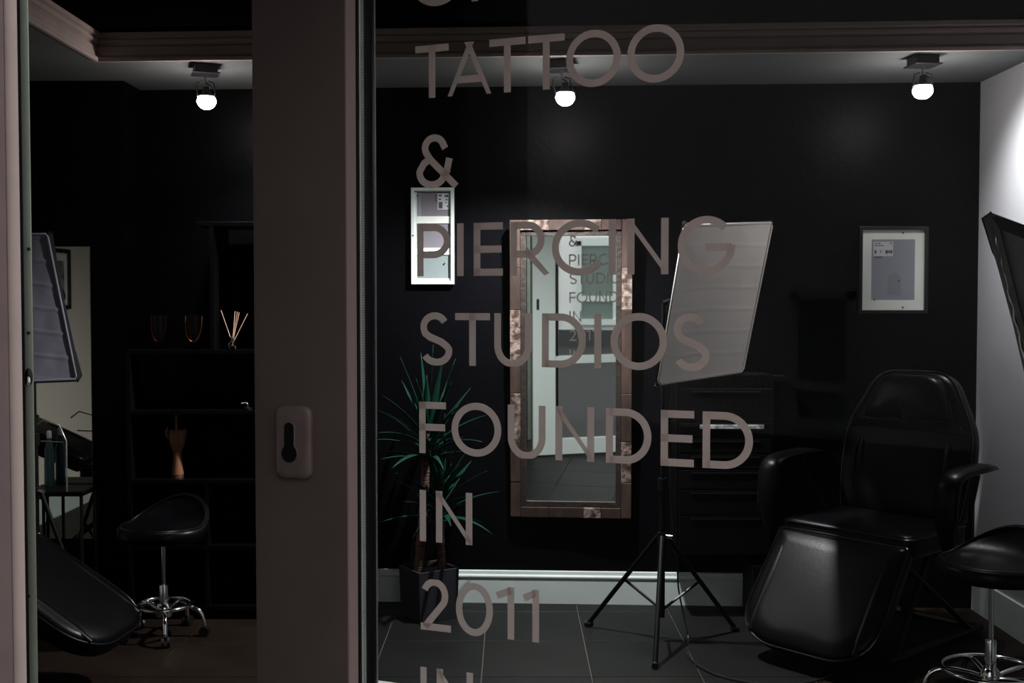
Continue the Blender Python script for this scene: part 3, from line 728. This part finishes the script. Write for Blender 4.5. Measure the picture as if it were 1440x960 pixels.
def treatment_chair(label, loc, rz, width=.60, legdrop=(.30, -.40), back=(.13, .60), arms=True, Hs=.52, arml=(.40, .02), armr=(.50, .13), backrest=True, seatlen=.46):
    # local frame: +x = across (chair's right seen from the front), -y = forward, z up; origin under the seat's front edge
    t = thing('treatment_chair', label, 'treatment chair', loc, rz)
    w = width/2
    # seat
    so = smooth_outline([(-w, 0), (w, 0), (w-.01, seatlen), (-w+.01, seatlen)], [.05, .05, .04, .04])
    slab(so, .09, (0, 0, 1), (0, 0, Hs-.09), (1, 0, 0), (0, 1, 0)).build('seat', 'leather', t, smooth=True)
    piping(so, .075, (0, 0, 1), (0, 0, Hs-.09), (1, 0, 0), (0, 1, 0)).build('seat_piping', 'piping', t, smooth=True)
    # leg rest
    fy, fz = legdrop; d = Vector((0, -fy, fz)); L_ = d.length; d.normalize(); N = Vector((0, fz, fy)).normalized()
    if N.z < 0: N = -N
    N = Vector((1, 0, 0)).cross(d); N = N if N.z > 0 else -N
    w2 = w-.005
    lo_ = smooth_outline([(-w2, .0), (w2, .0), (w2+.01, L_*.82), (w2-.10, L_), (-w2+.10, L_), (-w2-.01, L_*.82)], [.02, .02, .10, .08, .08, .10])
    org = Vector((0, -.012, Hs-.035))-N*.07
    lr = slab(lo_, .075, N, org, (1, 0, 0), d).build('leg_rest', 'leather', t, smooth=True)
    piping(lo_, .060, N, org, (1, 0, 0), d).build('leg_rest_piping', 'piping', lr, smooth=True)
    # two soft side rolls, left and right of the leg rest's flat middle
    for sg in (-1, 1):
        MB().tube([org+N*.066+Vector((sg*(w2-.055), 0, 0))+d*(L_*k) for k in (.04, .2, .5, .8, .92)], [.012, .024, .026, .024, .012], 12, flat=.55, up=N).build('side_roll', 'leather', lr, smooth=True)
    if backrest:
        by, bz = back; e = Vector((0, by, bz)); Lb = e.length; e.normalize(); Nb = Vector((1, 0, 0)).cross(e); Nb = Nb if Nb.y < 0 else -Nb
        ob = Vector((0, seatlen-.01, Hs-.015))-Nb*.03
        bo_ = smooth_outline([(-w+.02, .0), (w-.02, .0), (w+.0, Lb*.30), (w-.005, Lb*.60), (w-.13, Lb), (-w+.13, Lb), (-w+.005, Lb*.60), (-w, Lb*.30)], [.03, .03, .05, .06, .08, .08, .06, .05])
        bk = slab(bo_, .085, Nb, ob, (1, 0, 0), e).build('backrest', 'leather', t, smooth=True)
        piping(bo_, .07, Nb, ob, (1, 0, 0), e).build('backrest_piping', 'piping', bk, smooth=True)
        for sg in (-1, 1):
            MB().tube([ob+Nb*.080+Vector((sg*(w-.095), 0, 0))+e*(Lb*k) for k in (.05, .2, .4, .56)], [.014, .030, .032, .014], 12, flat=.5, up=Nb).build('side_bolster', 'leather', bk, smooth=True)
        ho = smooth_outline([(-w+.085, Lb*.66), (w-.085, Lb*.66), (w-.155, Lb*.965), (-w+.155, Lb*.965)], [.03, .03, .06, .06])
        hd = slab(ho, .05, Nb, ob+Nb*.075, (1, 0, 0), e).build('head_cushion', 'leather', t, smooth=True)
        so2 = [(-w+.03, Lb*.585), (w-.03, Lb*.585), (w-.055, Lb*.645), (-w+.055, Lb*.645)]
        MB().prism([ob+Nb*.082+Vector((a_, 0, 0))+e*b_ for a_, b_ in so2], Nb*.012).build('head_cushion_strap', mat('matte black strap', (8, 8, 9), .8, spec=.1), t, bevel=.004)
        if arms:
            for sg, (ya, yf) in ((-1, arml), (1, armr)):
                X = sg*(w+.075)
                path = cr([Vector((X, ya, Hs+.225)), Vector((X, (ya+yf)/2+.04, Hs+.235)), Vector((X, yf+.04, Hs+.22)), Vector((X, yf-.005, Hs+.15)), Vector((X, yf-.01, Hs+.02)), Vector((X, yf+.01, Hs-.06))], 6)
                n_ = len(path); rr = [.05*min(1, .35+1.2*math.sin(PI*min(.5, (k/(n_-1)))), .45+1.6*(1-k/(n_-1))) for k in range(n_)]
                ar = MB().tube(path, rr, 14, flat=.42, up=(0, 0, 1)).build('arm_pad', 'leather', t, smooth=True)
                mb = MB(); mb.tube([p_+Vector((sg*.046*1, 0, 0)) for p_ in path[3:-4]], .0035, 6); mb.build('arm_piping', 'piping', ar, smooth=True)
                MB().tube([(X-sg*.05, seatlen*.9, Hs-.05), (X-sg*.01, seatlen*.72, Hs+.08), (X, (ya+yf)/2+.05, Hs+.21)], .011, 8).build('arm_bracket', 'black_satin', t, smooth=True)
    # steel base
    mb = MB()
    for sg in (-1, 1):
        mb.tube([(sg*(w-.10), .02, .02), (sg*(w-.10), seatlen+.30, .02)], .016, 8)
        mb.tube([(sg*(w-.10), .06, .02), (sg*(w-.13), seatlen-.06, Hs-.10)], .013, 8)
        mb.tube([(sg*(w-.10), seatlen+.22, .02), (sg*(w-.13), .10, Hs-.10)], .013, 8)
    mb.tube([(-w+.10, .03, .02), (w-.10, .03, .02)], .016, 8); mb.tube([(-w+.10, seatlen+.28, .02), (w-.10, seatlen+.28, .02)], .016, 8)
    mb.box(-w+.07, w-.07, .04, seatlen-.02, Hs-.115, Hs-.092)
    mb.build('steel_base', 'black_satin', t, smooth=False)
    return t
fa, fb = Vector((1.114, 4.69)), Vector((1.50, 4.25))
rzc = math.atan2(fb.y-fa.y, fb.x-fa.x); mid = (fa+fb)/2
treatment_chair('black leather treatment chair with armrests and drooping leg rest, right of the tripod', (mid.x, mid.y, 0), rzc, width=.585)
# far left couch: leg rest towards the right
treatment_chair('black leather treatment couch lying low at the lower left, foot end by the chrome stool', (-1.86, 4.12, 0), math.radians(84)-0*PI, width=.50, legdrop=(.46, -.31), back=(.62, .30), arms=False, Hs=.56, seatlen=.42)

# ---- chrome stools
def stool(label, X, Y, Hs, R, rot, seat_rot, ringr, sc=1):
    t = thing('chrome_stool', label, 'stool', (X, Y, 0), 0, 'black seated chrome stools')
    # saddle seat with a low wrap-around back
    nu, nr = 36, 9; vs = []; top = []
    def seat_h(a_, r_):   # curl up at the back (direction +y local)
        bk_ = max(0, math.cos(a_-PI/2)); return .002+.020*r_**2*0+ (r_**4)*bk_**1.5*.115-.006*r_**2*(1-bk_)
    rings = []
    cS, sS = math.cos(seat_rot), math.sin(seat_rot)
    def put(a_, r_, z_): 
        x, y = math.cos(a_)*r_*R*1.02, math.sin(a_)*r_*R*.95
        return Vector((x*cS-y*sS, x*sS+y*cS, Hs+z_))
    angs = [2*PI*k/nu for k in range(nu)]
    for r_ in (.02, .25, .5, .7, .85, .95): rings.append([put(a_, r_, seat_h(a_, r_)) for a_ in angs])
    rings.append([put(a_, 1.01, seat_h(a_, 1.0)-.012) for a_ in angs])
    rings.append([put(a_, 1.02, seat_h(a_, 1.0)-.035) for a_ in angs])
    rings.append([put(a_, .97, seat_h(a_, .95)-.055) for a_ in angs])
    rings.append([put(a_, .75, seat_h(a_, .7)-.060) for a_ in angs]); rings.append([put(a_, .2, -.062) for a_ in angs])
    st_ = MB().ring(rings).build('seat', 'leather', t, smooth=True)
    MB().tube([put(a_, .93, seat_h(a_, .95)+.001) for a_ in angs], .0032, 6, closed=True).build('seat_seam', 'piping', st_, smooth=True)
    MB().lathe([(.001, Hs-.085), (.055, Hs-.085), (.075, Hs-.064), (.001, Hs-.062)], 20).build('seat_plate', 'black_satin', t, smooth=True)
    lz = Hs*.46
    MB().lathe([(.001, lz-.02), (.0085, lz-.02), (.0085, Hs-.07), (.001, Hs-.07)], 16).build('gas_piston', 'chrome', t, smooth=True)
    MB().lathe([(.001, .09), (.019, .09), (.019, lz-.006), (.0175, lz), (.001, lz)], 18).build('lower_column', 'chrome', t, smooth=True)
    MB().lathe([(.001, .085), (.033, .085), (.036, .10), (.034, .125), (.024, .140), (.001, .142)], 20).build('hub', 'chrome', t, smooth=True)
    rg = MB().tube([(ringr*math.cos(a_), ringr*math.sin(a_), .135) for a_ in [2*PI*k/40 for k in range(40)]], .0085, 10, closed=True).build('foot_ring', 'chrome', t, smooth=True)
    for k in range(5):
        a_ = rot+2*PI*k/5; d = Vector((math.cos(a_), math.sin(a_), 0)); Z = Vector((0, 0, 1))
        pth = cr([d*.02+Z*.105, d*.07+Z*.118, d*ringr*.92+Z*.125, d*(ringr+.035)+Z*.105, d*(ringr+.052)+Z*.065, d*(ringr+.055)+Z*.045], 5)
        lg = MB().tube(pth, [.010]*len(pth), 10).build('leg', 'chrome', t, smooth=True)
        c0 = d*(ringr+.055)
        cs_ = MB(); q = Vector((-d.y, d.x, 0))
        for s_ in (-1, 1): cs_.tube([c0+Z*.022+q*s_*.006, c0+Z*.022+q*s_*.017], .021, 14)
        cs_.tube([c0+Z*.048, c0+Z*.030], .008, 8)
        cs_.build('caster', 'rubber', lg, smooth=True)
    return t
stool('black seated chrome stool at the far left, below the wooden hand', -1.465, 4.75, .475, .185, -1.25, -PI/2-.35+PI/2*1.0, .115)
stool('black seated chrome stool at the lower right corner, in front of the treatment chair', 1.657, 3.90, .515, .185, .35, -PI/4-.25, .160)

# ---- yucca in a square planter
t = thing('potted_yucca', 'dark green two trunk yucca in a square grey planter left of the wood framed mirror', 'plant', (-.375, 5.02, 0))
pc = Vector((-.405, 4.92)); pr_ = Vector((-.235, 5.03)); d1 = (pr_-pc); d2 = Vector((-d1.y, d1.x))*.95
b0 = [pc, pr_, pr_+d2, pc+d2]; L0 = Vector((-.375, 5.02)); cc = sum(b0, Vector((0, 0)))/4
def ringz(s_, z): return [Vector((*(cc+(v-cc)*s_-L0), z)) for v in b0]
MB().ring([ringz(.93, .0), ringz(1.0, .225), ringz(.93, .225), ringz(.90, .19)]).build('planter', 'pot', t, bevel=.002)
MB().ring([ringz(.90, .17), ringz(.90, .196)]).build('soil', 'soil', t)
def trunk(x, y, z1, r, lean):
    rr, pp = [], []
    for k in range(15):
        s_ = k/14; pp.append(Vector((x+lean*s_, y, .18+(z1-.18)*s_))); rr.append(r*(1+.07*math.sin(k*2.3))*(1-.12*s_))
    MB().tube(pp, rr, 14).build('trunk', 'trunk', t, smooth=True)
ta, tb = P(588, 800, 5.06), P(621, 800, 5.08)
trunk(ta.x+.375, .04, .82, .021, .05); trunk(tb.x+.375, .06, .53, .019, -.01)
def leafblade(o, az, el, L_, wd, droop):
    d = Vector((math.cos(az)*math.cos(el), math.sin(az)*math.cos(el), math.sin(el))); side = Vector((-math.sin(az), math.cos(az), 0))
    n_ = 9; vs = []; 
    for k in range(n_+1):
        s_ = k/n_; p = Vector(o)+d*L_*s_+Vector((0, 0, -1))*droop*s_**2.2*L_
        w_ = wd*(.45+1.3*s_ if s_ < .4 else (1-s_)/.6*.97+.01)*.5; up_ = side.cross(d)*-1
        vs += [p-side*w_+Vector((0, 0, w_*.5)), p+Vector((0, 0, -.0006)), p+side*w_+Vector((0, 0, w_*.5))]
    fs = []
    for k in range(n_): fs += [(k*3, k*3+1, k*3+4, k*3+3), (k*3+1, k*3+2, k*3+5, k*3+4)]
    o_ = MB().add(vs, fs).build('leaf', 'leaf', t, smooth=True)
    md = o_.modifiers.new('s', 'SOLIDIFY'); md.thickness = .0012
random.seed(5)
for (ox, oy, oz, n_, L0_, spread) in ((ta.x+.375+.045, .04, .82, 34, .36, 1.0), (tb.x+.375-.01, .06, .54, 30, .34, 1.0)):
    for k in range(n_):
        f = k/n_; el = math.radians(86-78*f+random.uniform(-8, 8)); az = k*2.399+random.uniform(-.2, .2)
        L_ = L0_*random.uniform(.8, 1.12)*(1.08-.25*f)
        dy = math.sin(az)*math.cos(el)*L_
        if dy > .20: L_ *= .20/dy
        leafblade((ox+random.uniform(-.01, .01), oy+random.uniform(-.01, .01), oz-.13*f), az, el, L_, random.uniform(.030, .046), random.uniform(.10, .35)*(.3+f))

# ---- wall hung drawer chest behind the centre softbox
a, b = P(952, 527, 5.02), P(1086, 782, 5.02)
wc, hc = b.x-a.x, a.z-b.z
t = thing('drawer_chest', 'black wall hung drawer chest with a silver strip, behind the softbox tripod', 'drawer chest', ((a.x+b.x)/2, 5.02, b.z))
box(-wc/2, wc/2, 0, .205, 0, hc).build('body', 'chest', t, bevel=.003)
nd = 7; zz = [0, .14, .225, .31, .50, .58, .66]
z_ = .012; hs_ = [.13, .085, .085, .085, .085, .085, .085, .085]
hh_ = [.175, .115, .09, .07, .07, .07, .15]
for k, h_ in enumerate(hh_):
    if z_+h_ > hc: h_ = hc-z_-.01
    dr = box(-wc/2+.012, wc/2-.012, -.014, -.001, z_, z_+h_-.006).build('drawer', 'chest_hi', t, bevel=.002)
    if k != 5:
        MB().box(-wc/2+.06, wc/2-.06, -.020, -.014, z_+h_-.022, z_+h_-.016).build('handle', 'dark_metal', dr, bevel=.001)
    z_ += h_
zst = P(1000, 600, 5.0).z-b.z
box(-wc/2+.10, wc/2-.045, -.022, -.0145, zst-.009, zst+.009).build('silver_strip', mat('scuffed silver strip', (120, 122, 126), .4, metal=.3, col2=(200, 202, 206), scale=40), t, bevel=.001)
q = P(1275/3*0+1070, 528, 5.0)
for k, xx in enumerate((1086, 1094, 1103, 1111)):
    v = P(xx, 527, 5.05)
tag(box(P(1084, 527, 5.0).x+.002, P(1114, 527, 5.0).x, 5.10, 5.225, P(1086, 529, 5.1).z-.02, P(1086, 529, 5.1).z).build('wall_bracket_shelf', 'shelfm', bevel=.001), 'small black ledge on the wall right of the drawer chest', 'shelf')
# low black cupboard added where the treatment chair's base casts shade
t = thing('added_cupboard', 'added low black cupboard standing in for the shade behind the treatment chair', 'cupboard', (1.30, 5.02, 0))
box(-.235, .27, .0, .19, .0, .245).build('body', 'chest', t, bevel=.003)
for s_ in (-.232, .019):
    dd = box(s_, s_+.248, -.016, -.001, .02, .238).build('door', 'chest_hi', t, bevel=.002)
    MB().tube([(s_+.2 if s_ < 0 else s_+.05, -.03, .14), (s_+.2 if s_ < 0 else s_+.05, -.03, .21)], .004, 8).build('handle', 'dark_metal', dd)

# ---- black shelving unit in the left part
ux0, ux1, uy0, uy1 = -1.70, -.93, 5.0, 5.30
t = thing('shelving_unit', 'tall black open shelving unit against the back wall, left of the door stile', 'shelving unit', ((ux0+ux1)/2, uy0, 0))
cxu = (ux0+ux1)/2
shz = [.06, .33, P(300, 672, 5.05).z, P(300, 577, 5.0).z, P(300, 492, 5.0).z, P(300, 311.5, 5.0).z]
for z in shz[:-1]: box(ux0-cxu+.018, ux1-cxu-.018, .0, .27, z-.018, z).build('shelf', 'shelfm', t, bevel=.0015)
box(P(275, 311, 5.0).x-cxu, ux1-cxu, .0, .275, shz[-1]-.02, shz[-1]).build('top_board', 'shelfm', t, bevel=.0015)
box(P(294, 311, 5.0).x-cxu, P(294, 311, 5.0).x-cxu+.018, .0, .27, shz[-2], shz[-1]-.02).build('side_panel', 'chest', t)
box(ux0-cxu, ux0-cxu+.018, .0, .14, 0, shz[-2]).build('side_panel', 'chest', t)
box(ux1-cxu-.018, ux1-cxu, .0, .28, 0, shz[-1]-.02).build('side_panel', 'chest', t)
box(P(288, 700, 5.0).x-cxu, P(288, 700, 5.0).x-cxu+.014, .001, .26, .06, shz[2]-.018).build('divider', 'chest', t)

# ---- wooden jointed hand, middle finger up
hb = P(250, 672, 5.06)
t = thing('wooden_hand', 'jointed wooden mannequin hand raising its middle finger, on a black shelf', 'wooden hand', (hb.x, 5.06, shz[2]))
k_ = 5.06/1600
MB().lathe([(.001, 0), (.026, 0), (.026, .012), (.024, .016), (.001, .016)], 24).build('base', 'hand_base', t, smooth=True)
MB().lathe([(.001, .016), (.0275, .016), (.027, .03), (.021, .075), (.019, .105), (.020, .118), (.001, .12)], 24).build('wrist', 'hand_wood', t, smooth=True)
# palm: tapered body wider at the knuckles
rg = []
for z, hw_, th_ in ((.118, .017, .013), (.130, .026, .017), (.16, .034, .019), (.195, .038, .018), (.212, .037, .015), (.216, .030, .010)):
    rg.append([Vector((hw_*math.copysign(abs(math.cos(a_))**.6, math.cos(a_)), th_*math.copysign(abs(math.sin(a_))**.8, math.sin(a_)), z)) for a_ in [2*PI*j/20 for j in range(20)]])
MB().ring(rg).build('palm', 'hand_wood', t, smooth=True)
def finger(x, curl, L, r, name, base=(0, .215)):
    segs_ = [L*.42, L*.32, L*.26]; p = Vector((x, 0, .213)); ang = 0
    for k, s_ in enumerate(segs_):
        ang += curl[k]; d = Vector((0, math.sin(ang), math.cos(ang))); q = p+d*s_
        mb = MB().tube([p, p+d*.003, p+d*s_*.5, q-d*.003, q], [r*.6, r*(1-.08*k), r*(.9-.08*k), r*(.9-.08*k), r*.55], 12).build('finger_segment', 'hand_wood', name, smooth=True)
        p = q
# parts: each finger a child with its segments
def fing(x, curl, L, r):
    f_ = MB().lathe([(.001, .208), (r*.8, .209), (r*.8, .217), (.001, .218)], 12, o=(x, 0, 0)).build('finger', 'hand_wood', t, smooth=True); finger(x, curl, L, r, f_)
fing(-.004, (0, 0, 0), .088, .0075)
fing(-.024, (1.7, 1.4, 1.0), .075, .0075); fing(.015, (1.7, 1.4, 1.0), .078, .0075); fing(.031, (1.75, 1.4, 1.0), .062, .0065)
th = MB().tube([(-.030, .004, .165), (-.046, .004, .185), (-.050, .002, .205), (-.044, .0, .226)], [.006, .008, .007, .004], 12).build('thumb', 'hand_wood', t, smooth=True)

# ---- copper U shaped ornaments on the shelf above
def uthing(label, px0, px1, pyt, pyb, Y, m_='copper'):
    a, b = P(px0, pyt, Y), P(px1, pyb, Y); w_ = (b.x-a.x)/2; c = (a.x+b.x)/2; h_ = a.z-b.z; zb_ = shz[4]-.02
    t = thing('copper_cup', label, 'cup', (c, Y, shz[4]), 0, 'black cups with copper bands on the shelf')
    H2 = max(.03, a.z-shz[4]+.0)
    MB().lathe([(.001, 0), (w_*.62, 0), (w_*.92, .02), (w_, H2*.6), (w_, H2), (w_-.003, H2), (w_-.004, .02), (.001, .018)], 24).build('cup', 'black_satin', t, smooth=True)
    pth = [(-w_*.93, -w_*.50, H2-.004)]+[(w_*.93*math.sin(math.radians(g_)), -w_*.55-w_*.5*math.cos(math.radians(g_)), H2*.78-math.cos(math.radians(g_))*H2*.55) for g_ in range(-80, 81, 10)]+[(w_*.93, -w_*.50, H2-.004)]
    MB().tube(pth, [.0045]+[.002+.0022*k/18 for k in range(17)]+[.007], 8).build('copper_band', m_, t, smooth=True)
uthing('black cup with a bright copper U shaped band, left of the reed diffuser', 262, 287, 443, 470, 5.08)
uthing('black cup with a darker copper band, leftmost on its shelf', 214, 236, 443, 464, 5.12, mat('darker copper', (90, 44, 34), .45, metal=1))  # same band in a darker copper colour
# ---- reed diffuser
db_ = P(327, 491, 5.04)
t = thing('reed_diffuser', 'small glass reed diffuser with five sticks on a black shelf', 'reed diffuser', (db_.x, 5.04, shz[4]))
MB().lathe([(.001, .001), (.024, .001), (.027, .006), (.026, .030), (.014, .040), (.008, .044), (.008, .056), (.0065, .056), (.0065, .044), (.012, .038), (.023, .028), (.023, .006), (.001, .005)], 20).build('bottle', 'clear', t, smooth=True)
MB().lathe([(.001, .006), (.022, .006), (.022, .018), (.001, .018)], 18).build('oil', 'oil', t, smooth=True)
MB().lathe([(.001, .050), (.0095, .050), (.0095, .058), (.001, .058)], 14).build('collar', 'silver', t, smooth=True)
for dx, dz, dy in ((-.050, .165, .0), (.010, .160, .01), (.028, .155, .012), (.024, .158, -.006), (.068, .150, .0)):
    MB().tube([(-dx*.12, -dy*.1, .010), (dx, dy, .010+dz)], .0016, 6).build('reed', 'reed', t)
# ---- small tap like fitting on the shelf near the door stile
v = P(348, 574, 5.03)
t = thing('chrome_dispenser', 'small chrome pump dispenser on the shelf beside the door stile', 'dispenser', (v.x, 5.03, shz[3]))
MB().lathe([(.001, 0), (.020, 0), (.021, .004), (.020, .010), (.006, .014), (.005, .022), (.001, .022)], 16).build('base', 'black_satin', t, smooth=True)
MB().tube([(0, 0, .018), (0, 0, .028), (-.006, -.004, .032), (-.026, -.006, .028)], .0032, 8).build('spout', 'silver', t, smooth=True)

# ---- trolley with teal bottle at the far left
t = thing('black_trolley', 'black chrome railed trolley at the far left in front of the plain mirror', 'trolley', (-2.00, 5.03, 0))
zt1 = P(75, 690, 4.95).z
for z in (zt1, .18): box(-.13, .13, -.10, .10, z-.022, z).build('tray', 'chest_hi', t, bevel=.004)
for sx in (-1, 1):
    for sy in (-1, 1):
        MB().tube([(sx*.12, sy*.09, .03), (sx*.12, sy*.09, zt1)], .008, 8).build('leg', 'black_satin', t, smooth=True)
        MB().lathe([(.001, 0), (.016, .003), (.018, .015), (.016, .028), (.001, .03)], 10, o=(sx*.12, sy*.09, 0)).build('caster', 'rubber', t, smooth=True)
MB().tube([(.06, -.095, zt1), (.06, -.095, zt1+.22), (.03, -.095, zt1+.29), (-.04, -.095, zt1+.31), (-.08, -.095, zt1+.28)], .0035, 8).build('chrome_rail', 'silver', t, smooth=True)
MB().tube([(.055, -.095, zt1+.215), (-.05, -.095, zt1+.22)], .003, 8).build('chrome_rail', 'silver', t, smooth=True)
v = P(66, 682, 5.05)
t = thing('teal_bottle', 'slim teal bottle standing on the black trolley', 'bottle', (v.x, 5.08, zt1))
MB().lathe([(.001, 0), (.021, 0), (.022, .01), (.021, .16), (.012, .20), (.009, .215), (.001, .216)], 18).build('body', 'teal', t, smooth=True)
MB().lathe([(.001, .216), (.011, .216), (.011, .245), (.006, .25), (.001, .25)], 14).build('cap', 'sticker', t, smooth=True)

# ================================================================== OUTSIDE: street and the house across it (seen in the mirror)
box(-9, 9, -9, 1.30, -.30, -.015).build('pavement', 'street', kind=S)
t = thing('pale_house', 'pale rendered house across the street, seen in the wood framed mirror', 'house', (0, -6.2, 0))
box(-8, 8, -.4, 0, -.1, 6.0).build('wall', 'house', t)
for xw in (-3.5, -1.62, -.72, .35, 1.5, 3.6):
    f_ = MB(); w_ = .30
    f_.box(xw-w_, xw-w_+.07, 0, .05, .35, 1.5); f_.box(xw+w_-.07, xw+w_, 0, .05, .35, 1.5); f_.box(xw-w_, xw+w_, 0, .05, 1.43, 1.55); f_.box(xw-w_-.03, xw+w_+.03, 0, .09, .28, .36); f_.box(xw-w_, xw+w_, 0, .045, .62, .70)
    f_ = f_.build('window', 'house_win', t)
    box(xw-w_+.07, xw+w_-.07, .005, .015, .70, 1.43).build('pane', 'house_pane', f_); box(xw-w_+.07, xw+w_-.07, .005, .015, .36, .62).build('pane', 'house_pane', f_)
box(-8, 8, .0, .04, -.1, .20).build('plinth', mat('house plinth', (60, 63, 66), .8), t)
